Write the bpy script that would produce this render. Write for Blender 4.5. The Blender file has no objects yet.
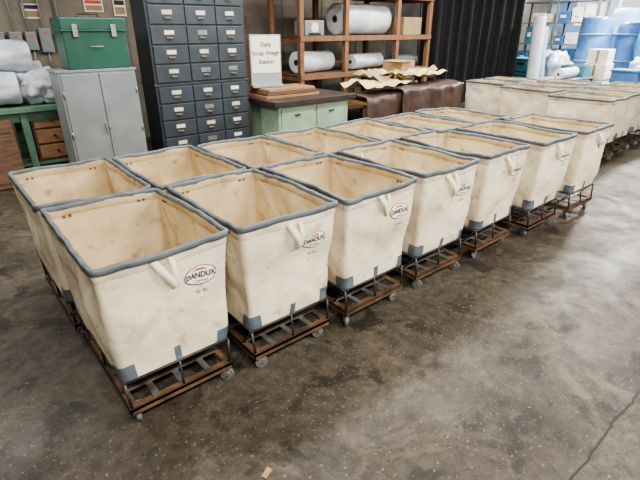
import bpy, bmesh, math, random
from mathutils import Vector, Matrix, noise
random.seed(4)
R=math.radians
scene=bpy.context.scene
scene.view_settings.look='AgX - Medium High Contrast'

# ---------------------------------------------------------------- materials
def M(name,c1,c2=None,scale=4.0,rough=.6,metal=0.0,bump=0.0,bscale=40.0,stretch=(1,1,1),lo=.35,hi=.65,rand=False,trans=0.0,spec=.5,
      c3=None,s3=1.5,lo3=.55,hi3=.7,r3=1.0,c4=None,s4=20,lo4=.6,hi4=.7,r4=.5):
    m=bpy.data.materials.new(name); m.use_nodes=True
    nt=m.node_tree; N=nt.nodes; L=nt.links
    b=N['Principled BSDF']
    b.inputs['Roughness'].default_value=rough; b.inputs['Metallic'].default_value=metal
    b.inputs['Specular IOR Level'].default_value=spec
    if trans: b.inputs['Transmission Weight'].default_value=trans
    tc=N.new('ShaderNodeTexCoord'); mp=N.new('ShaderNodeMapping')
    mp.inputs['Scale'].default_value=stretch
    L.new(tc.outputs['Object'],mp.inputs['Vector'])
    oi=N.new('ShaderNodeObjectInfo')
    mul=N.new('ShaderNodeMath'); mul.operation='MULTIPLY'; mul.inputs[1].default_value=37.0
    L.new(oi.outputs['Random'],mul.inputs[0])
    def nz(s,det=5):
        n=N.new('ShaderNodeTexNoise'); n.inputs['Scale'].default_value=s; n.inputs['Detail'].default_value=det
        if rand:
            n.noise_dimensions='4D'; L.new(mul.outputs[0],n.inputs['W'])
        L.new(mp.outputs[0],n.inputs['Vector']); return n
    if c2 is None: c2=tuple(x*.8 for x in c1)
    n=nz(scale); r=N.new('ShaderNodeValToRGB')
    r.color_ramp.elements[0].position=lo; r.color_ramp.elements[1].position=hi
    r.color_ramp.elements[0].color=(*c1,1); r.color_ramp.elements[1].color=(*c2,1)
    L.new(n.outputs['Fac'],r.inputs['Fac']); col=r.outputs['Color']
    for (cc,s_,l_,h_,r_) in ((c3,s3,lo3,hi3,r3),(c4,s4,lo4,hi4,r4)):
        if cc is None: continue
        n3=nz(s_,6); r3n=N.new('ShaderNodeMapRange')
        r3n.inputs['From Min'].default_value=l_; r3n.inputs['From Max'].default_value=h_; r3n.inputs['To Max'].default_value=r_
        L.new(n3.outputs['Fac'],r3n.inputs['Value'])
        mx=N.new('ShaderNodeMix'); mx.data_type='RGBA'; mx.inputs[7].default_value=(*cc,1)
        L.new(r3n.outputs[0],mx.inputs[0]); L.new(col,mx.inputs[6]); col=mx.outputs[2]
    L.new(col,b.inputs['Base Color'])
    if bump:
        nb=nz(bscale,4); bp=N.new('ShaderNodeBump'); bp.inputs['Strength'].default_value=bump; bp.inputs['Distance'].default_value=.02
        L.new(nb.outputs['Fac'],bp.inputs['Height']); L.new(bp.outputs[0],b.inputs['Normal'])
    return m

canvas=M('canvas',(.80,.70,.53),(.67,.57,.41),scale=2.0,rough=.85,bump=.9,bscale=6,rand=True,c3=(.40,.32,.22),s3=3.0,lo3=.50,hi3=.74,r3=.45,spec=.2,c4=(.25,.19,.13),s4=15,lo4=.58,hi4=.72,r4=.5)
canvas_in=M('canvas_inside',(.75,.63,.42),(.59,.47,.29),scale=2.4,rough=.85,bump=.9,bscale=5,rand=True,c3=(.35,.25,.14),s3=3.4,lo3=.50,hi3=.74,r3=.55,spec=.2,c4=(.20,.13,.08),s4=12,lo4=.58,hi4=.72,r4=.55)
canvas_lt=M('canvas_strap',(.86,.79,.65),(.78,.70,.55),rough=.85,spec=.2)
vinyl=M('vinyl_binding',(.125,.145,.155),(.080,.095,.103),scale=12,rough=.45,rand=True,c3=(.22,.21,.18),s3=9,lo3=.55,hi3=.72,r3=.5)
vinylp=M('vinyl_patch',(.125,.15,.17),(.085,.105,.12),scale=12,rough=.5,rand=True,c3=(.22,.21,.18),s3=9,lo3=.55,hi3=.72,r3=.5)
rust=M('rusty_iron',(.18,.098,.05),(.06,.038,.027),scale=9,rough=.7,metal=.2,bump=.3,rand=True)
galv=M('galvanised_slat',(.29,.28,.26),(.14,.12,.10),scale=9,rough=.42,metal=.6,rand=True,c3=(.12,.07,.04),s3=6,lo3=.52,hi3=.66)
steel=M('dark_steel_rod',(.08,.07,.064),(.05,.042,.038),scale=20,rough=.5,metal=.5)
zinc=M('zinc_fork',(.36,.35,.33),(.24,.23,.21),scale=20,rough=.4,metal=.7)
rubber=M('wheel_rubber',(.09,.09,.095),(.15,.14,.13),scale=30,rough=.7)
ink=M('ink_black',(.03,.025,.02),rough=.7); inkred=M('ink_red',(.62,.09,.04),rough=.7); lblwhite=M('label_white',(.86,.82,.73),(.80,.75,.65),rough=.8)
brownspot=M('rust_spot',(.22,.10,.04),rough=.7,metal=.3)
cardboard=M('cardboard',(.36,.25,.15),(.30,.2,.11),rough=.85)
blackish=M('black_matte',(.012,.012,.013),rough=.9)

# ---------------------------------------------------------------- mesh builder
class MB:
    def __init__(s,name): s.name=name; s.bm=bmesh.new(); s.mats=[]
    def mi(s,m):
        if m not in s.mats: s.mats.append(m)
        return s.mats.index(m)
    def merge(s,t,m,T=None,smooth=False):
        i=s.mi(m)
        for f in t.faces: f.material_index=i; f.smooth=smooth
        if T is not None: t.transform(T)
        me=bpy.data.meshes.new('t'); t.to_mesh(me); t.free(); s.bm.from_mesh(me); bpy.data.meshes.remove(me)
    def box(s,x0,x1,y0,y1,z0,z1,m,bev=0.0,T=None):
        t=bmesh.new(); bmesh.ops.create_cube(t,size=1)
        S=Matrix.Diagonal((x1-x0,y1-y0,z1-z0,1)); t.transform(Matrix.Translation(((x0+x1)/2,(y0+y1)/2,(z0+z1)/2))@S)
        if bev: bmesh.ops.bevel(t,geom=t.edges[:],offset=bev,segments=2,affect='EDGES',profile=.5)
        s.merge(t,m,T)
    def cyl(s,p0,p1,r,m,seg=16,r2=None,T=None,smooth=True):
        p0=Vector(p0);p1=Vector(p1); d=p1-p0
        t=bmesh.new(); bmesh.ops.create_cone(t,cap_ends=True,segments=seg,radius1=r,radius2=r if r2 is None else r2,depth=d.length)
        q=Vector((0,0,1)).rotation_difference(d.normalized()).to_matrix().to_4x4()
        t.transform(Matrix.Translation((p0+p1)/2)@q)
        s.merge(t,m,T,False)
        if smooth:
            s.bm.faces.ensure_lookup_table()
            for f in s.bm.faces[-(seg+2):]:
                if len(f.verts)==4: f.smooth=True
    def path(s,pts,r,m,seg=8,T=None):
        for a,b in zip(pts[:-1],pts[1:]): s.cyl(a,b,r,m,seg,T=T)
    def grid(s,fn,nu,nv,m,closeu=False,smooth=True,flip=False,T=None):
        t=bmesh.new(); V=[[t.verts.new(fn(i,j)) for j in range(nv)] for i in range(nu)]
        for i in range(nu if closeu else nu-1):
            for j in range(nv-1):
                a=(V[i][j],V[(i+1)%nu][j],V[(i+1)%nu][j+1],V[i][j+1])
                t.faces.new(a[::-1] if flip else a)
        s.merge(t,m,T,smooth)
    def blob(s,c,rad,m,amp=.15,fs=2.0,seed=0,sub=4,flat=None):
        t=bmesh.new(); bmesh.ops.create_icosphere(t,subdivisions=sub,radius=1)
        for v in t.verts:
            n=noise.noise(v.co*fs+Vector((seed,0,0)))+.5*noise.noise(v.co*fs*2.7+Vector((0,seed,0)))+.3*abs(noise.noise(v.co*fs*5+Vector((0,seed,0))))
            v.co=v.co*(1+amp*n)
            v.co=Vector((v.co.x*rad[0],v.co.y*rad[1],v.co.z*rad[2]))+Vector(c)
            if flat is not None and v.co.z<flat: v.co.z=flat
        s.merge(t,m,None,True)
    def roll(s,p0,p1,r,m,coremat=None,seed=0,seg=36,wob=.035):
        p0=Vector(p0);p1=Vector(p1); ax=(p1-p0); Lh=ax.length; ax.normalize()
        u=ax.orthogonal().normalized(); w=ax.cross(u)
        n=18
        prof=[(0,.25*r),(0,.5*r),(.01,.75*r),(0,.93*r),(.015,r)]+[(Lh*k/n,r) for k in range(1,n)]+[(Lh-.015,r),(Lh,.93*r),(Lh-.01,.75*r),(Lh,.5*r),(Lh,.25*r)]
        def f(i,j):
            a=2*math.pi*i/seg; l,rr=prof[j]
            rr*=1+wob*noise.noise(Vector((math.cos(a)*2+seed,math.sin(a)*2,l*3)))+wob*.5*noise.noise(Vector((math.cos(a)*5+seed,math.sin(a)*5,l*7)))
            return p0+ax*l+(u*math.cos(a)+w*math.sin(a))*rr
        s.grid(f,seg,len(prof),m,closeu=True)
        s.cyl(p0-ax*.01,p1+ax*.01,.26*r,coremat or cardboard,20)
        s.cyl(p0-ax*.012,p1+ax*.012,.2*r,blackish,20)
    def text(s,body,size,x,z,y,m,bold=.001):
        vs,fs=text_tris(body,size,bold); t=bmesh.new(); V=[t.verts.new((x+v.x,y,z+v.y)) for v in vs]
        for f in fs: t.faces.new([V[q] for q in f])
        s.merge(t,m)
    def done(s,loc=(0,0,0),rot=0):
        bmesh.ops.recalc_face_normals(s.bm,faces=s.bm.faces[:])
        me=bpy.data.meshes.new(s.name); s.bm.to_mesh(me); s.bm.free()
        for m in s.mats: me.materials.append(m)
        o=bpy.data.objects.new(s.name,me); scene.collection.objects.link(o)
        o.location=loc; o.rotation_euler=(0,0,rot); return o

def text_tris(body,size,bold=0.0):
    c=bpy.data.curves.new('t','FONT'); c.body=body; c.size=size; c.align_x='CENTER'; c.align_y='CENTER'; c.offset=bold
    o=bpy.data.objects.new('t',c); scene.collection.objects.link(o)
    dg=bpy.context.evaluated_depsgraph_get(); me=bpy.data.meshes.new_from_object(o.evaluated_get(dg))
    vs=[v.co.copy() for v in me.vertices]; fs=[tuple(p.vertices) for p in me.polygons]
    bpy.data.objects.remove(o); bpy.data.meshes.remove(me); bpy.data.curves.remove(c)
    return vs,fs
TXT_NAME=text_tris('DANDUX',.058,.0018); TXT_BU=text_tris('16  BU.',.026); TXT_TM=text_tris('CANVAS',.020,.0005)

# ---------------------------------------------------------------- canvas cart
H=1.03; ZB=.325
HXT,HYT,HXB,HYB=.354,.497,.318,.458
def ringpts(hx,hy,r,nx=20,ny=26,nc=5):
    out=[]
    def side(x0,y0,x1,y1,n,nx_,ny_):
        for k in range(n): 
            f=k/n; out.append((x0+(x1-x0)*f,y0+(y1-y0)*f,nx_,ny_))
    def corner(cx,cy,a0):
        for k in range(nc):
            a=a0+math.pi/2*k/nc; out.append((cx+r*math.cos(a),cy+r*math.sin(a),math.cos(a),math.sin(a)))
    side(-hx+r,-hy,hx-r,-hy,nx,0,-1); corner(hx-r,-hy+r,-math.pi/2)
    side(hx,-hy+r,hx,hy-r,ny,1,0); corner(hx-r,hy-r,0)
    side(hx-r,hy,-hx+r,hy,nx,0,1); corner(-hx+r,hy-r,math.pi/2)
    side(-hx,hy-r,-hx,-hy+r,ny,-1,0); corner(-hx+r,-hy+r,math.pi)
    return out
NX,NY,NC=30,40,5
def make_cart(loc,rot=0,seed=0,logo=True,strap=0):
    b=MB('canvas_basket_cart'); rnd=random.Random(seed)
    ph=[rnd.uniform(0,6.28) for _ in range(8)]
    def dims(t): return HXB+(HXT-HXB)*t, HYB+(HYT-HYB)*t, .045-.020*t
    def ridge(v): return math.exp(-(v/.022)**2)
    def disp(x,y,t):
        e=max(0,math.sin(math.pi*min(1,max(0,t))))**.6
        n=noise.noise(Vector((x*3.0+seed*7.31,y*3.0,t*2.0)))*.046+noise.noise(Vector((x*8+seed*3.1,y*8,t*4)))*.020
        fr=abs(y)>HYB-.03
        s_=(x if fr else y); hw=HXT if fr else HYT
        z=t*.7
        side=1 if (y<0 if fr else x<0) else -1
        cr=0
        for k,(cx,cz,sl) in enumerate(((-hw,0,.9+.35*math.sin(ph[0]+side)),(hw,0,-.95+.3*math.sin(ph[1]+side)),(-hw,.7,-.7+.3*math.sin(ph[2]+side)),(hw,.7,.75+.3*math.sin(ph[3]+side)))):
            dd=(z-cz-sl*(s_-cx))/math.sqrt(1+sl*sl); L_=math.hypot(s_-cx,z-cz)
            cr+=ridge(dd)*.017*max(0,1-L_/.55)
        cr+=ridge(s_-.10*math.sin(ph[4])-.04*math.sin(3*t+ph[5]))*.010
        a=max(0,1-(abs(s_)/hw)**4)
        return e*(n*(.30+.70*a)+.004*a-cr*min(1,a*1.6))
    def rimz(x,y): return .022*noise.noise(Vector((x*2.5+seed*5.7,y*2.5,3.3)))
    def ring(t,off=0.0):
        hx,hy,r=dims(t); o=[]
        for (x,y,nx,ny) in ringpts(hx,hy,r,NX,NY,NC):
            d=disp(x,y,t)+off; o.append(Vector((x+nx*d,y+ny*d,ZB+(H-ZB)*t+rimz(x,y)*t)))
        return o
    n=2*(NX+NY)+4*NC; rows=27
    R_out=[ring(j/(rows-1)) for j in range(rows)]
    b.grid(lambda i,j:R_out[j][i],n,rows,canvas,closeu=True)
    R_in=[ring(j/(rows-1),-.010) for j in range(rows)]
    for r in R_in[:1]:
        for v in r: v.z+=.012
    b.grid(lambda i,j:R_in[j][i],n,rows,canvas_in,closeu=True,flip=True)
    def bott(sgn,mat):
        base=R_in[0] if sgn>0 else R_out[0]
        def f(i,j):
            k=1-j/6; p=base[i]; q=Vector((p.x*k,p.y*k,p.z)); q.z+= -.012*(1-k*k) if sgn<0 else -.004*(1-k*k)+.01*noise.noise(Vector((q.x*5+seed,q.y*5,0)))*(1-k)
            return q
        b.grid(f,n,7,mat,closeu=True,flip=sgn>0)
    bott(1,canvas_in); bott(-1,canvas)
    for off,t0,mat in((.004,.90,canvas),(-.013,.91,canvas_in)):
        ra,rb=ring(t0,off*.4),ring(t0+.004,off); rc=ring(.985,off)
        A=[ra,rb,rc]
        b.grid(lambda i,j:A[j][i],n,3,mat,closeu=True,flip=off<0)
    top=ringpts(HXT,HYT,.025,NX,NY,NC)
    sec=[(-.014,-.016),(-.015,.002),(-.010,.010),(0,.012),(.009,.010),(.013,.002),(.012,-.022),(.008,-.023),(-.010,-.017)]
    def fr(i,j):
        x,y,nx,ny=top[i]; dn,dz=sec[j%len(sec)]
        wob=.006*noise.noise(Vector((x*9+seed,y*9,1)))
        return Vector((x+nx*(dn+wob),y+ny*(dn+wob),H+rimz(x,y)+dz+.007*noise.noise(Vector((x*12,y*12+seed,7)))))
    b.grid(fr,n,len(sec)+1,vinyl,closeu=True)
    def patch(idx,t0,t1,off=.005):
        rr=[ring(t0+(t1-t0)*k/4,off) for k in range(5)]
        b.grid(lambda i,j:rr[j][idx[i]%n],len(idx),5,vinylp)
        inn=[ring(t0+(t1-t0)*k/4,-.001) for k in range(5)]
        for e in (0,len(idx)-1):
            b.grid(lambda i,j:(rr,inn)[i][j][idx[e]%n],2,5,vinylp)
        b.grid(lambda i,j:(rr,inn)[j][4][idx[i]%n],len(idx),2,vinylp)
    s1=NX; s2=NX+NC+NY; s3=s2+NC+NX; s4=s3+NC+NY
    for c in (s1,s2,s3,s4):
        patch(list(range(c-2,c+NC+3)),0,.13+rnd.uniform(-.012,.012))
    mid=NX//2-1
    patch(list(range(mid,mid+3)),0,.12); m2=s2+NC+NX//2-1; patch(list(range(m2,m2+3)),0,.12)
    def front(x,z,off):
        t=(z-ZB)/(H-ZB); hx,hy,r=dims(t); return Vector((x,-(hy+disp(x,-hy,t)+off),z))
    for sx in(-1,1):
        for yy in(-.36,-.325,.325,.36):
            px=sx*(HXT-.004); b.cyl((px-sx*.016,yy,H-.055),(px+sx*.007,yy,H-.055),.008,brownspot,8)
    for xx in (-.25,-.215,.215,.25):
        b.cyl((xx,HYT-.022,H-.06),(xx,HYT+.004,H-.06),.009,brownspot,8)
    if logo:
        cx,cz=.165+rnd.uniform(-.012,.012),.825
        segs=40
        def ell(rx,rz,off): return lambda i,j: front(cx+rx[j]*math.cos(2*math.pi*i/segs),cz+rz[j]*math.sin(2*math.pi*i/segs),off)
        b.grid(ell([.001,.03,.06,.088],[.001,.018,.036,.052],.006),segs,4,lblwhite,closeu=True)
        b.grid(ell([.089,.094],[.053,.057],.0065),segs,2,ink,closeu=True)
        for (vs,fs),dz,mm,of,sc in((TXT_NAME,.0,ink,.0105,.66),(TXT_BU,-.095,ink,.009,1),(TXT_TM,-.034,inkred,.010,1)):
            t=bmesh.new(); V=[t.verts.new(front(cx+v.x*sc,cz+dz+v.y*sc*1.15,of)) for v in vs]
            for f in fs:
                try: t.faces.new([V[q] for q in f])
                except: pass
            b.merge(t,mm)
        t=bmesh.new(); V=[t.verts.new(front(cx+dx,cz+dz,.010)) for dx,dz in((-.045,.022),(-.02,.042),(.02,.042),(.045,.022),(.02,.030),(-.02,.030))]
        t.faces.new(V); b.merge(t,inkred)
    if strap is not None:
        kx=.0+rnd.uniform(-.025,.02)
        k0=(kx-.045+rnd.uniform(-.02,.02),H-.04); k1=(kx+.055,H-.20-rnd.uniform(0,.03)); k2=(kx+.045,H-.045)
        for (a,c,wd,bul) in ((k0,k1,.019,.035),(k2,k1,.015,.028)):
            ns=14
            def f(i,j):
                q=i/(ns-1); x=a[0]+(c[0]-a[0])*q; z=a[1]+(c[1]-a[1])*q
                d=Vector((c[0]-a[0],c[1]-a[1])).normalized(); s_=(-1,1,1,-1,-1)[j]; 
                off=.008+bul*math.sin(math.pi*q)+(.0,.0,.004,.004,.0)[j]
                return front(x-d.y*wd*s_,z+d.x*wd*s_,off)
            b.grid(f,ns,5,canvas_lt)
    # ---- undercarriage
    fz0,fz1=.125,.150; bx,by=.315,.480
    for sx in(-1,1):
        b.box(min(sx*bx,sx*(bx-.045)),max(sx*bx,sx*(bx-.045)),-by,by,fz0,fz1,rust,.003)
        b.box(min(sx*bx,sx*(bx-.006)),max(sx*bx,sx*(bx-.006)),-by,by,fz0-.02,fz1,rust)
    for sy in(-1,1):
        b.box(-bx,bx,min(sy*by,sy*(by-.045)),max(sy*by,sy*(by-.045)),fz0+.001,fz1+.001,rust,.003)
        b.box(-bx,bx,min(sy*by,sy*(by-.006)),max(sy*by,sy*(by-.006)),fz0-.02,fz1+.001,rust)
    for x in(-.16,0,.16): b.box(x-.019,x+.019,-by+.02,by-.02,fz1+.002,fz1+.008,galv)
    for y in(-.32,-.12,.12,.32): b.box(-bx+.02,bx-.02,y-.019,y+.019,fz1+.009,fz1+.015,galv)
    zr=ZB-.006
    for sx in(-1,1):
        for sy in(-1,1):
            b.path([(sx*(bx-.012),sy*(by-.012),fz1),(sx*(HXB-.006),sy*(HYB-.004),zr-.01)],.009,steel)
            b.path([(sx*(bx-.012),sy*(by-.16),fz1),(sx*(HXB-.012),sy*(HYB-.01),zr)],.005,steel)
        b.cyl((sx*(HXB-.01),-HYB+.01,zr-.012),(sx*(HXB-.01),HYB-.01,zr-.012),.008,steel,8)
        b.cyl((sx*(bx-.012),0,fz1),(sx*(HXB-.012),0,zr-.01),.007,steel,8)
    for sy in(-1,1):
        b.cyl((-HXB+.01,sy*(HYB-.01),zr-.012),(HXB-.01,sy*(HYB-.01),zr-.012),.008,steel,8)
        b.cyl((0,sy*(by-.012),fz1),(0,sy*(HYB-.01),zr-.01),.007,steel,8)
    for y in(-.25,0,.25): b.box(-HXB+.01,HXB-.01,y-.03,y+.03,zr-.022,zr-.010,rust)
    for sx in(-1,1):
        for sy in(-1,1):
            cx,cy=sx*(bx-.045),sy*(by-.05); a=rnd.uniform(0,6.28)
            T=Matrix.Translation((cx,cy,0))@Matrix.Rotation(a,4,'Z')
            b.box(-.035,.035,-.03,.03,fz0-.006,fz0,zinc,T=T)
            b.cyl((0,0,fz0-.02),(0,0,fz0-.004),.022,zinc,14,T=T)
            b.box(-.014,.022,-.022,.022,fz0-.026,fz0-.02,zinc,T=T)
            for s_ in(-1,1):
                t=bmesh.new()
                pr=[(-.012,fz0-.02),(.022,fz0-.02),(.034,.038),(.022,.032),(.006,.055)]
                V=[t.verts.new((px,s_*.020,pz)) for px,pz in pr]; W=[t.verts.new((px,s_*.023,pz)) for px,pz in pr]
                t.faces.new(V); t.faces.new(W[::-1])
                for k in range(5): t.faces.new((V[k],V[(k+1)%5],W[(k+1)%5],W[k]))
                b.merge(t,zinc,T)
            b.cyl((.025,-.014,.042),(.025,.014,.042),.042,rubber,22,T=T)
            b.cyl((.025,-.017,.042),(.025,.017,.042),.024,zinc,14,T=T)
            b.cyl((.025,-.028,.042),(.025,.028,.042),.006,steel,8,T=T)
    return b.done(loc,rot)

front_row=[(.718,2.565,0),(1.487,2.525,0),(2.270,2.515,.3),(3.085,2.52,-.5),(3.95,2.52,.6),(4.84,2.46,0),(5.72,2.42,-.8)]
back_row=[(.695,3.612,0),(1.450,3.57,.5),(2.215,3.54,0),(2.965,3.52,.4),(3.73,3.52,-.4),(4.53,3.47,0),(5.32,3.46,.5)]
k=1
for (x,y,a) in front_row+back_row:
    make_cart((x,y,0),R(a),k); k+=1
for (x,y,a) in [(8.45,3.17,180),(9.25,3.22,180),(10.1,3.25,180),(10.9,3.2,180),(8.95,4.33,180),(9.40,5.42,180),(9.75,4.38,180),(10.2,5.45,180),(10.6,4.4,180)]:
    make_cart((x,y,0),R(a+random.uniform(-1,1)),k,strap=None); k+=1

bag=M('plastic_film',(.75,.75,.74),(.6,.6,.6),rough=.25)
b=MB('plastic_bag'); b.blob((0,0,0),(.08,.07,.07),bag,.6,1.8,3,4); b.done((.86,2.87,.44))

# ---------------------------------------------------------------- floor & shell
def concrete():
    m=bpy.data.materials.new('stained_concrete'); m.use_nodes=True; nt=m.node_tree; N=nt.nodes; L=nt.links; b=N['Principled BSDF']
    tc=N.new('ShaderNodeTexCoord')
    def nz(s,d,rough=.6,dist=0):
        n=N.new('ShaderNodeTexNoise'); n.inputs['Scale'].default_value=s; n.inputs['Detail'].default_value=d; n.inputs['Roughness'].default_value=rough
        n.inputs['Distortion'].default_value=dist; L.new(tc.outputs['Object'],n.inputs['Vector']); return n.outputs['Fac']
    def ramp(f,e):
        r=N.new('ShaderNodeValToRGB'); cr=r.color_ramp
        while len(cr.elements)<len(e): cr.elements.new(.5)
        for q,(p,c) in zip(cr.elements,e): q.position=p; q.color=(*c,1)
        L.new(f,r.inputs['Fac']); return r.outputs['Color']
    def mix(f,a,c,mode='MIX'):
        x=N.new('ShaderNodeMix'); x.data_type='RGBA'; x.blend_type=mode
        if isinstance(f,float): x.inputs[0].default_value=f
        else: L.new(f,x.inputs[0])
        for inp,v in((6,a),(7,c)):
            if isinstance(v,tuple): x.inputs[inp].default_value=(*v,1)
            else: L.new(v,x.inputs[inp])
        return x.outputs[2]
    def mr(f,a,c,lo=0.,hi=1.):
        x=N.new('ShaderNodeMapRange'); x.inputs[1].default_value=a; x.inputs[2].default_value=c; x.inputs[3].default_value=lo; x.inputs[4].default_value=hi
        L.new(f,x.inputs[0]); return x.outputs[0]
    base=ramp(nz(1.1,8,.65,.4),[(.3,(.036,.030,.022)),(.5,(.068,.057,.043)),(.7,(.108,.092,.071))])
    fine=ramp(nz(14,6,.7),[(.35,(.5,.5,.5)),(.65,(1.3,1.26,1.2))])
    c=mix(.85,base,fine,'MULTIPLY')
    c=mix(mr(nz(.55,5,.6,1.2),.50,.62,0,.65),c,(.022,.018,.014))
    c=mix(mr(nz(3.3,6,.6,.6),.55,.62,0,.75),c,(.016,.013,.011))
    c=mix(mr(nz(2.1,7,.7,.9),.54,.68,0,.45),c,(.19,.165,.13))
    c=mix(mr(nz(45,2,.5),.64,.70,0,.55),c,(.23,.20,.16))
    c=mix(mr(nz(28,3,.6),.62,.68,0,.65),c,(.010,.008,.007))
    sp=N.new('ShaderNodeSeparateXYZ'); L.new(tc.outputs['Object'],sp.inputs[0])
    def line(axis,pos,w,amp):
        a=N.new('ShaderNodeMath'); a.operation='SUBTRACT'; L.new(sp.outputs[axis],a.inputs[0]); a.inputs[1].default_value=pos
        n=mr(nz(3,4),0,1,-amp,amp); s=N.new('ShaderNodeMath'); s.operation='ADD'; L.new(a.outputs[0],s.inputs[0]); L.new(n,s.inputs[1])
        ab=N.new('ShaderNodeMath'); ab.operation='ABSOLUTE'; L.new(s.outputs[0],ab.inputs[0])
        return mr(ab.outputs[0],w,w*2.2,.9,0)
    c=mix(line(1,.39,.004,.05),c,(.006,.005,.004))
    c=mix(line(0,-1.2,.004,.05),c,(.006,.005,.004))
    L.new(c,b.inputs['Base Color'])
    b.inputs['Specular IOR Level'].default_value=.36
    L.new(mr(nz(2.2,6,.65,.5),.3,.7,.32,.66),b.inputs['Roughness'])
    bp=N.new('ShaderNodeBump'); bp.inputs['Strength'].default_value=.2; bp.inputs['Distance'].default_value=.01
    L.new(nz(9,7,.7),bp.inputs['Height']); L.new(bp.outputs[0],b.inputs['Normal'])
    return m
conc=concrete()
X0,X1,Y0,Y1,ZC=-4.0,20.0,-6.0,9.6,4.6
b=MB('floor'); b.box(X0,X1,Y0,Y1,-.1,0,conc); b.done()
wallm=M('dark_painted_wall',(.17,.16,.14),(.10,.092,.08),scale=1.5,rough=.85,bump=.2)
wallp=M('wall_panel',(.24,.205,.16),(.16,.135,.105),scale=2.5,rough=.8)
wallg=M('wall_panel_grey',(.34,.34,.33),(.26,.26,.25),scale=2.5,rough=.7)
wallblue=M('blue_wall',(.18,.31,.48),(.11,.22,.38),scale=.9,rough=.7,c3=(.5,.57,.64),s3=1.2)
ceilm=M('ceiling_boards',(.10,.09,.08),(.06,.05,.045),rough=.9)
b=MB('wall_back'); b.box(X0,X1,Y1,Y1+.15,-.1,ZC,wallm)
x=X0+.1; i=0
while x<10.4:
    b.box(x,x+1.16,Y1-.012,Y1+.01,1.3,3.7,wallg if x<.8 else wallp,.003); b.box(x-.04,x,Y1-.02,Y1+.01,0,ZC,wallm); x+=1.2
b.done()
b=MB('wall_left'); b.box(X0-.15,X0,Y0,Y1+.15,-.1,ZC,wallm); b.done()
wz0,wz1,wy0,wy1=2.2,4.2,-4.5,8.6
b=MB('wall_right'); b.box(X1,X1+.15,Y0,Y1+.15,-.1,wz0,wallblue); b.box(X1,X1+.15,Y0,Y1+.15,wz1,ZC,wallblue)
b.box(X1,X1+.15,Y0,wy0,wz0,wz1,wallblue); b.box(X1,X1+.15,wy1,Y1+.15,wz0,wz1,wallblue); b.done()
b=MB('window_1')
ny_=9
for i in range(ny_+1):
    y=wy0+(wy1-wy0)*i/ny_; b.box(X1-.02,X1+.10,y-.04,y+.04,wz0,wz1,lblwhite)
for z in(wz0,(wz0+wz1)/2,wz1): b.box(X1-.03,X1+.10,wy0,wy1,z-.03,z+.03,lblwhite)
b.done()
b=MB('ceiling'); b.box(X0,X1,Y0,Y1,ZC,ZC+.1,ceilm)
for x in range(-3,20,3): b.box(x-.08,x+.08,Y0,Y1,ZC-.3,ZC,ceilm)
b.done()

# ---------------------------------------------------------------- left: electrical boxes, bench
gray=M('grey_enamel',(.25,.27,.27),(.19,.21,.21),scale=3,rough=.45)
boxgray=M('switch_box_grey',(.33,.35,.36),(.27,.29,.30),rough=.5)
YW=Y1-.022
for i,x in enumerate([1.18,1.42,1.64,1.86,2.12]):
    b=MB('electrical_switch_box'); w=.08+.01*(i%2); z0=1.72-.04*(i==3); z1=2.0+.05*(i==3)
    b.box(-w,w,-.12,-.001,z0,z1,boxgray,.006); b.box(-w+.012,w-.012,-.128,-.118,z0+.015,z1-.015,gray,.003)
    b.box(w,w+.02,-.09,-.06,(z0+z1)/2-.01,(z0+z1)/2+.09,blackish,.003)
    b.cyl((0,-.05,z1),(0,-.05,3.4),.014,boxgray,10); b.cyl((0,-.05,z0-.25),(0,-.05,z0),.012,boxgray,10)
    b.box(-.02,.02,-.131,-.127,z1-.09,z1-.06,inkred)
    b.done((x,YW,0))
for (x,z,w,h,mm) in [(1.75,2.31,.13,.11,ink),(2.75,2.42,.16,.10,inkred),(3.2,2.40,.11,.14,ink)]:
    b=MB('wall_notice'); b.box(-w,w,-.012,-.001,z-h,z+h,lblwhite); b.box(-w+.02,w-.02,-.014,-.012,z+h*.3,z+h*.85,mm); b.box(-w+.02,w-.02,-.014,-.012,z-h*.8,z+h*.05,cardboard); b.done((x,YW,0))
greenp=M('green_bench_paint',(.13,.26,.17),(.09,.19,.12),scale=6,rough=.6,c3=(.2,.15,.1),s3=8)
woodd=M('dark_wood',(.19,.10,.055),(.10,.055,.032),scale=5,rough=.6,stretch=(1,8,8))
woodm=M('mid_wood',(.36,.21,.11),(.24,.135,.07),scale=5,rough=.6,stretch=(1,9,9))
b=MB('workbench')
b.box(-1.2,1.75,7.6,8.5,.98,1.05,greenp,.006)
for x in(-1.15,.95,1.62):
    for y in(7.65,8.38): b.box(x,x+.09,y,y+.09,0,.98,greenp,.004)
b.box(-1.15,1.7,7.68,7.72,.85,.98,greenp); b.box(-1.15,1.7,7.7,8.45,.22,.26,greenp)
b.box(1.07,1.60,7.72,8.4,.26,.96,woodd,.004)
for j in range(3):
    b.box(1.10,1.57,7.69,7.72,.30+j*.22,.49+j*.22,woodm,.006); b.cyl((1.33,7.66,.40+j*.22),(1.33,7.69,.40+j*.22),.018,steel,12)
b.done()
b=MB('wood_panel'); 
T=Matrix.Translation((.2,7.45,0))@Matrix.Rotation(R(-7),4,'X')
b.box(0,.62,0,.03,0.01,.92,woodd,.004,T=T); b.box(.05,.57,-.015,0,.08,.16,woodd,T=T); b.box(.05,.57,-.015,0,.76,.84,woodd,T=T); b.done()
film=M('wrap_film_white',(.68,.72,.76),(.46,.50,.55),scale=4,rough=.25,bump=.5,bscale=6)
b=MB('wrapped_foam_bundle'); b.roll((.1,8.22,1.36),(1.45,8.18,1.36),.26,film,seed=2,wob=.1); b.roll((.1,7.88,1.30),(1.05,7.80,1.30),.21,film,seed=5,wob=.12)
b.roll((.15,8.0,1.70),(1.30,7.98,1.70),.20,film,seed=8,wob=.12)
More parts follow.
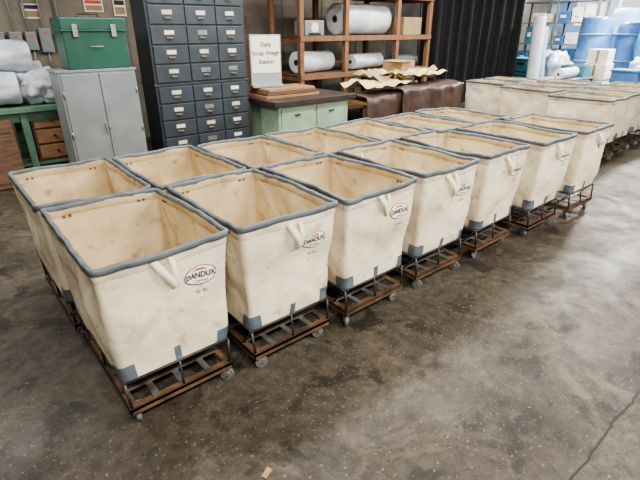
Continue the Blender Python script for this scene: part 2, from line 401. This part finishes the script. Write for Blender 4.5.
b.blob((1.36,7.92,1.28),(.30,.26,.25),film,.4,2.2,9,4,flat=1.06); b.done()

# ---------------------------------------------------------------- grey cabinet + green bin
b=MB('metal_storage_cabinet')
b.box(1.30,2.24,6.5,6.95,.06,1.57,gray,.008); b.box(1.34,2.20,6.53,6.92,0,.06,blackish)
b.box(1.285,2.255,6.49,6.96,1.55,1.58,gray,.004)
b.box(1.33,1.763,6.482,6.5,.10,1.53,gray,.006); b.box(1.777,2.21,6.482,6.5,.10,1.53,gray,.006)
b.box(1.735,1.75,6.462,6.482,.78,.92,zinc,.003); b.cyl((1.80,6.47,.85),(1.80,6.482,.85),.018,zinc,12)
for z in (.3,.8,1.3):
    for x in(1.325,2.215): b.cyl((x,6.478,z-.04),(x,6.478,z+.04),.008,zinc,8)
b.done()
greenb=M('green_box_paint',(.014,.095,.062),(.010,.070,.045),scale=3,rough=.4)
b=MB('green_toolbox')
b.box(1.46,2.20,6.52,6.93,1.582,2.02,greenb,.01); b.box(1.44,2.22,6.50,6.95,2.02,2.17,greenb,.02)
b.box(1.435,2.225,6.494,6.956,2.012,2.032,greenb,.004)
for x in(1.6,2.05): b.box(x-.03,x+.03,6.482,6.5,1.95,2.09,zinc,.004)
b.path([(1.75,6.515,1.84),(1.75,6.48,1.84),(1.89,6.48,1.84),(1.89,6.515,1.84)],.007,zinc)
b.path([(1.70,6.72,2.17),(1.70,6.72,2.21),(1.96,6.72,2.21),(1.96,6.72,2.17)],.010,steel)
b.done()

# ---------------------------------------------------------------- drawer cabinet
dk=M('charcoal_enamel',(.040,.048,.057),(.028,.035,.042),scale=3,rough=.4)
dk2=M('charcoal_drawer',(.050,.060,.071),(.036,.044,.054),scale=5,rough=.38)
paper=M('card_label',(.72,.66,.50),(.6,.52,.36),rough=.8)
b=MB('parts_drawer_cabinet')
cx0,cx1,cy0,cy1,ct=2.52,4.02,6.6,7.1,2.62
b.box(cx0,cx1,cy0,cy1,.08,ct,dk,.006); b.box(cx0+.04,cx1-.04,cy0+.03,cy1,0,.08,blackish)
b.box(cx0-.015,cx1+.015,cy0-.015,cy1,1.30,1.33,dk,.004)
b.box(cx0-.03,cx1+.03,cy0-.02,cy1+.01,.0,.09,dk,.004)
def drawer(xa,xb,z0,z1,rr):
    b.box(xa+.008,xb-.008,cy0-.022,cy0+.01,z0+.010,z1-.010,dk2,.006)
    xm=(xa+xb)/2; zc=(z0+z1)/2
    b.box(xm-.075,xm+.075,cy0-.027,cy0-.02,zc+.0,zc+.062,zinc,.001)
    if rr.random()<.85: b.box(xm-.066,xm+.066,cy0-.029,cy0-.026,zc+.008,zc+.055,paper if rr.random()<.7 else lblwhite)
    b.grid(lambda i,j:(xm-.05+.10*j/6, cy0-.022-.028*math.sin(math.pi*i/10)*(.35+.65*math.sin(math.pi*(.1+.8*j/6))), zc-.05+.03*math.cos(math.pi*i/10)),6,7,steel)
rr=random.Random(5)
cols=[cx0+.03,cx0+.55,cx0+1.02,cx1-.03]
zs=[.10,.34,.58,.82,1.06,1.30]
for a_,b_ in zip(zs[:-1],zs[1:]):
    for q in range(3): drawer(cols[q],cols[q+1],a_,b_,rr)
zu=[1.34,1.59,1.84,2.09,2.34,2.59]
for a_,b_ in zip(zu[:-1],zu[1:]):
    for q in range(3): drawer(cols[q],cols[q+1],a_,b_,rr)
b.done()

# ---------------------------------------------------------------- weigh station
lg=M('light_green_paint',(.34,.47,.34),(.25,.36,.25),scale=3,rough=.6,c3=(.35,.3,.22),s3=5)
dtop=M('worn_dark_top',(.055,.035,.028),(.03,.022,.02),scale=4,rough=.5)
b=MB('weigh_station_bench')
b.box(4.12,5.85,6.0,7.0,.93,1.01,dtop,.008); b.box(4.25,5.75,6.10,6.95,.30,.93,lg,.006)
for x in(4.3,5.03): b.box(x,x+.65,6.08,6.10,.36,.89,lg,.006); b.box(x+.26,x+.36,6.055,6.08,.76,.78,steel)
for x in(4.25,5.67):
    for y in(6.12,6.87): b.box(x,x+.08,y,y+.08,0,.30,lg)
b.done()
b=MB('wood_plank_stack')
for j in range(3): b.box(4.20+.03*j,5.30-.05*j,6.35,6.90,1.012+j*.05,1.055+j*.05,woodm if j!=1 else woodd,.004)
b.done()
b=MB('weigh_station_sign')
b.box(-.27,.27,-.02,.02,.02,.80,boxgray,.006); b.box(-.25,.25,-.026,-.018,.22,.78,lblwhite,.002)
b.box(-.27,.27,-.10,.10,0,.04,boxgray,.004)
for i_,tx in enumerate(['Daily','Scrap Weigh','Station']):
    b.text(tx,.092,0,.65-.13*i_,-.0275,ink,.002)
b.done((4.46,6.72,1.162),R(-12))
b=MB('plywood_sheet')
T=Matrix.Translation((4.5,9.1,0))@Matrix.Rotation(R(-5),4,'X')
b.box(0,1.0,0,.02,.01,2.6,woodm,.002,T=T); b.box(.35,1.25,.03,.05,.01,2.3,woodd,.002,T=T); b.done()

# ---------------------------------------------------------------- timber rack with rolls
rackw=M('rack_timber',(.25,.125,.062),(.145,.072,.038),scale=4,rough=.65,stretch=(6,6,1))
foam=M('white_foam',(.68,.71,.74),(.52,.55,.59),scale=3,rough=.5,bump=.3,bscale=8)
b=MB('timber_storage_rack')
px=[5.95,7.15,8.75,9.9]
for x in px:
    for y in(7.7,8.7): b.box(x-.05,x+.05,y-.05,y+.05,0,3.3,rackw,.004)
    for z in(.5,1.2,1.92,2.75): b.box(x-.03,x+.03,7.7,8.7,z-.12,z-.02,rackw)
for z in(.5,1.2,1.92,2.75):
    b.box(5.9,9.95,7.63,7.67,z-.10,z,rackw,.003); b.box(5.9,9.95,8.72,8.76,z-.10,z,rackw,.003)
    b.box(5.9,9.95,7.68,8.72,z-.02,z,woodd)
b.done()
b=MB('foam_roll'); b.roll((7.2,8.1,2.24),(8.7,8.15,2.24),.31,foam,seed=1); b.done()
b=MB('foam_roll'); b.roll((6.02,7.95,1.42),(7.08,8.2,1.42),.21,foam,seed=4,coremat=blackish); b.done()
b=MB('foam_roll'); b.roll((7.5,7.9,1.38),(8.6,8.1,1.38),.16,film,seed=6,wob=.08); b.done()
b=MB('fabric_roll'); b.roll((8.85,7.9,1.345),(9.8,8.0,1.345),.14,M('grey_fabric',(.12,.13,.14),rough=.8),seed=8); b.done()
b=MB('fabric_roll'); b.roll((7.3,8.4,1.31),(8.6,8.45,1.31),.10,M('brown_fabric',(.2,.13,.08),rough=.8),seed=9); b.done()
b=MB('metal_scale_head'); b.box(6.1,6.6,7.75,8.1,1.925,2.2,gray,.01); b.cyl((6.35,7.74,2.07),(6.35,7.76,2.07),.09,lblwhite,24); b.box(6.2,6.5,7.735,7.75,1.94,1.97,blackish); b.done()
b=MB('cardboard_box'); b.box(9.1,9.75,7.8,8.4,1.922,2.3,cardboard,.006); b.box(9.1,9.75,8.08,8.12,2.3,2.303,woodm); b.done()
b=MB('cardboard_box'); b.box(6.1,7.05,7.8,8.5,2.752,3.1,cardboard,.006); b.box(6.58,6.63,7.8,8.5,3.1,3.103,woodm); b.done()

# ---------------------------------------------------------------- cluttered table with hides
b=MB('cutting_table')
b.box(6.1,8.8,5.98,7.2,.78,.84,woodm,.006)
for x in(6.15,7.5,8.65):
    for y in(6.02,7.08): b.box(x,x+.1,y,y+.1,0,.78,woodd,.004)
b.box(6.15,8.75,6.03,7.15,.25,.28,woodd); b.done()
hide=M('brown_leather',(.085,.050,.038),(.05,.031,.025),scale=4,rough=.5,bump=.5,bscale=7)
b=MB('leather_hide_pile')
def drape(x0,x1,yf,yb,zt,zb,seed,mat):
    nu,nv=60,22
    def f(i,j):
        u=i/(nu-1); v=j/(nv-1); x=x0+(x1-x0)*u
        w=.05*noise.noise(Vector((x*2.2+seed,v*1.5,0)))+.02*noise.noise(Vector((x*8+seed,v*4,0)))
        if v<.5: 
            q=v/.5; return Vector((x,yf-.06-w*1.2-.02*math.sin(x*11+seed),zb+(zt-zb)*q+.06*noise.noise(Vector((x*1.7,seed,0)))*(1-q)))
        q=(v-.5)/.5; return Vector((x,yf+(yb-yf)*q-.06*(1-q),zt+.02+.05*math.sin(math.pi*q)+abs(w)*.9))
    b.grid(f,nu,nv,mat)
drape(6.05,8.84,5.95,6.6,.88,.22,3,hide)
drape(6.9,8.86,5.86,6.5,.98,.45,8,hide)
b.done()
yel=M('yellow_sheet',(.68,.57,.32),(.56,.45,.23),scale=3,rough=.7); buff=M('buff_sheet',(.44,.34,.21),(.32,.24,.14),rough=.8)
b=MB('packing_sheet_heap')
def sheet(cx,cy,w,d,z,seed,mat,ang=0,amp=.1):
    T=Matrix.Translation((cx,cy,z))@Matrix.Rotation(ang,4,'Z')
    b.grid(lambda i,j:(w*(i/24-.5),d*(j/16-.5),amp*(.5+noise.noise(Vector((i/6+seed,j/5,seed))))+.02*noise.noise(Vector((i/2+seed,j/2,0)))),25,17,mat,T=T)
sheet(6.9,6.45,1.4,.9,1.03,1,yel,.1,.14); sheet(7.5,6.6,1.5,.8,1.12,5,buff,-.2,.18); sheet(8.0,6.4,1.3,.8,1.15,9,yel,.2,.14); sheet(7.3,6.7,.9,.7,1.19,12,yel,.5,.12)
sheet(8.35,6.7,.9,.7,1.16,15,buff,.4,.14)
TB=Matrix.Translation((8.0,6.92,1.22))@Matrix.Rotation(.3,4,'Z')
b.box(-.34,.34,-.22,.22,0,.20,cardboard,.005,T=TB); b.box(-.36,.36,-.01,.34,.205,.212,cardboard,T=TB); b.box(-.5,.1,-.3,-.0,.215,.222,buff,T=TB)
b.done()

# ---------------------------------------------------------------- black curtain
cur=M('black_curtain',(.010,.010,.012),(.006,.006,.007),rough=.8)
b=MB('black_curtain')
A=Vector((10.5,8.45)); B=Vector((13.0,7.0)); D=(B-A); nrm=Vector((-D.y,D.x)).normalized()
def f(i,j):
    u=i/150; z=.15+3.4*j/12; p=A+D*u+nrm*(.07*math.sin(u*62+1.5*noise.noise(Vector((u*5,0,0))))*(1.2-.4*j/12)+.05*noise.noise(Vector((u*9,z*.6,0))))
    return Vector((p.x,p.y,z))
b.grid(f,151,13,cur); b.cyl((A.x,A.y,3.56),(B.x,B.y,3.56),.025,steel,12)
for P in(A,B): b.cyl((P.x,P.y,0),(P.x,P.y,3.58),.03,steel,12)
b.done()

# ---------------------------------------------------------------- far right: blue rolls, shelving, tables
bl=M('blue_wrap_film',(.14,.32,.62),(.08,.20,.44),scale=3,rough=.22,bump=.6,bscale=4,rand=True)
blt=M('pale_blue_foam',(.38,.53,.72),(.27,.41,.60),scale=3,rough=.4,rand=True)
teal=M('teal_panel',(.07,.26,.30),(.04,.17,.21),rough=.6)
crb=M('blue_crate',(.06,.18,.40),(.04,.12,.28),rough=.5)
for (x,y,r,h,mm) in [(15.3,5.95,.42,2.35,bl),(16.9,5.7,.45,2.6,blt),(15.9,5.15,.42,2.2,bl)]:
    b=MB('blue_film_roll'); b.roll((x,y,0.005),(x+.06,y,h),r,mm,seed=x,wob=.08)
    for z in(.5,1.2,1.9): b.cyl((x,y,z),(x,y,z+.03),r*1.03,blt,30)
    b.done()
b=MB('blue_film_roll'); b.roll((14.5,4.05,.25),(15.4,4.45,2.9),.44,bl,seed=33,wob=.1); b.done()
b=MB('foam_tube'); b.roll((12.95,6.35,.005),(13.0,6.5,2.35),.16,foam,seed=3); b.done()
b=MB('foam_tube'); b.roll((13.35,6.3,.005),(13.3,6.5,2.1),.11,blt,seed=7); b.done()
tblg=M('table_grey',(.18,.20,.21),(.13,.14,.15),rough=.5)
for (x0,x1,y0,y1) in [(11.7,13.5,5.0,5.8),(11.7,13.6,3.5,4.3)]:
    b=MB('packing_table'); b.box(x0,x1,y0,y1,.88,.93,tblg,.005)
    for x in(x0+.03,x1-.09):
        for y in(y0+.03,y1-.09): b.box(x,x+.06,y,y+.06,0,.88,tblg)
    b.box(x0+.03,x1-.03,y0+.03,y1-.03,.2,.23,tblg); b.done()
b=MB('foam_roll'); b.roll((11.8,5.2,1.06),(12.9,5.3,1.06),.12,foam,seed=11); b.done()
b=MB('parts_tray'); b.box(12.98,13.4,5.1,5.7,.932,1.2,teal,.01); b.box(13.02,13.36,5.14,5.66,1.19,1.205,blackish); b.done()
b=MB('blue_tote'); b.box(12.2,12.7,3.65,4.2,.932,1.2,crb,.012); b.box(12.17,12.73,3.62,4.23,1.17,1.21,crb,.008); b.done()
b=MB('wrapped_foam_bundle'); b.blob((13.2,3.9,1.15),(.30,.28,.26),film,.4,2,15,4,flat=.935); b.done()
b=MB('white_carton_stack')
for j,(w,h) in enumerate(((.36,.42),(.32,.40),(.34,.38),(.30,.34))):
    z=(0,.43,.84,1.23)[j]
    b.box(-w,w,-w*.8,w*.8,z,z+h,lblwhite,.008); b.box(-w-.003,-w+.01,-.03,.03,z+.02,z+h-.02,cardboard)
b.done((13.95,5.15,.0),.1)
b=MB('white_plastic_sack'); b.blob((0,0,.42),(.38,.36,.5),film,.35,2,21,4,flat=.0); b.blob((.1,.62,.36),(.36,.32,.42),film,.35,2,27,4,flat=.0); b.blob((.05,.3,1.05),(.4,.42,.42),film,.35,2,31,4); b.done((14.1,6.1,.0))
b=MB('steel_shelving')
sx0,sx1,sy0,sy1=16.6,17.3,6.5,9.0
for y in(sy0,7.75,sy1):
    for x in(sx0,sx1): b.box(x-.03,x+.03,y-.03,y+.03,0,2.9,tblg)
rr=random.Random(11); mats=[teal,crb,blt,lblwhite,cardboard,boxgray,lblwhite,film]
for z in(.3,.95,1.6,2.25,2.88):
    b.box(sx0-.03,sx1+.03,sy0-.03,sy1+.03,z-.03,z,tblg)
    if z>2.8: continue
    y=sy0+.06
    while y<sy1-.35:
        w=rr.uniform(.22,.5); h=rr.uniform(.25,.55)
        if y+w>sy1-.05: break
        m_=rr.choice(mats); b.box(sx0+.02,sx1-.05,y,y+w,z+.001,z+h,m_,.015); b.box(sx0+.01,sx0+.02,y+w*.3,y+w*.7,z+h*.4,z+h*.65,lblwhite)
        y+=w+.04
b.done()
for (x,y,w,n_,mm) in [(19.0,4.4,.9,4,boxgray),(14.9,7.6,.8,3,teal)]:
    b=MB('stacked_crate')
    for j in range(n_):
        b.box(x-w/2,x+w/2,y-w/2,y+w/2,j*.42,j*.42+.38,mm,.01); b.box(x-w/2-.02,x+w/2+.02,y-w/2-.02,y+w/2+.02,j*.42+.34,j*.42+.39,mm,.008)
        b.box(x-w/2-.012,x-w/2+.01,y-.12,y+.12,j*.42+.2,j*.42+.26,blackish)
    b.done()

b=MB('paper_scrap'); b.grid(lambda i,j:(.03*(i/4-.5)*2,.016*(j/4-.5)*2,.004+.003*math.sin(i+j)),5,5,cardboard); b.done((.815,1.39,0),.4)

# ---------------------------------------------------------------- lights
fix=M('fixture_white',(.7,.7,.7),rough=.5)
def added_area_light(x,y,z,sx,sy,E,col=(1,.965,.91)):
    b=MB('added_ceiling_fixture'); b.box(-sx/2-.05,sx/2+.05,-sy/2-.05,sy/2+.05,.0,.08,fix,.01); o=b.done((x,y,z+.02))  # unseen housing, added around an area light
    l=bpy.data.lights.new('added_area_light','AREA'); l.shape='RECTANGLE'; l.size=sx; l.size_y=sy; l.energy=E; l.color=col  # area light added to brighten the room, not an observed tube
    lo=bpy.data.objects.new('added_area_lamp',l); lo.location=(0,0,-.03); lo.parent=o; scene.collection.objects.link(lo)
for (x,y,E) in [(0,-1.5,390),(3.5,-1.5,390),(7,-1.0,330),(2.5,3.9,170),(6,3.9,180),(10,3,230),(4,5.8,130),(14.5,3.8,800),(8.5,6.3,190),(17,6.5,800),(-1,6.0,170)]:  # added lamps, all out of view; the strongest lift the far right bay
    added_area_light(x,y,4.1,2.2,.5,E)
w=bpy.data.worlds.new('w'); scene.world=w; w.use_nodes=True
w.node_tree.nodes['Background'].inputs[0].default_value=(.95,.97,1,1); w.node_tree.nodes['Background'].inputs[1].default_value=1.2

# ---------------------------------------------------------------- camera
c=bpy.data.cameras.new('cam'); c.sensor_width=36; c.lens=36*455/640; c.clip_end=100
o=bpy.data.objects.new('camera',c); o.location=(0,0,2.03); o.rotation_euler=(R(90-24.8),0,-math.atan2(.642,.767)); scene.collection.objects.link(o); scene.camera=o
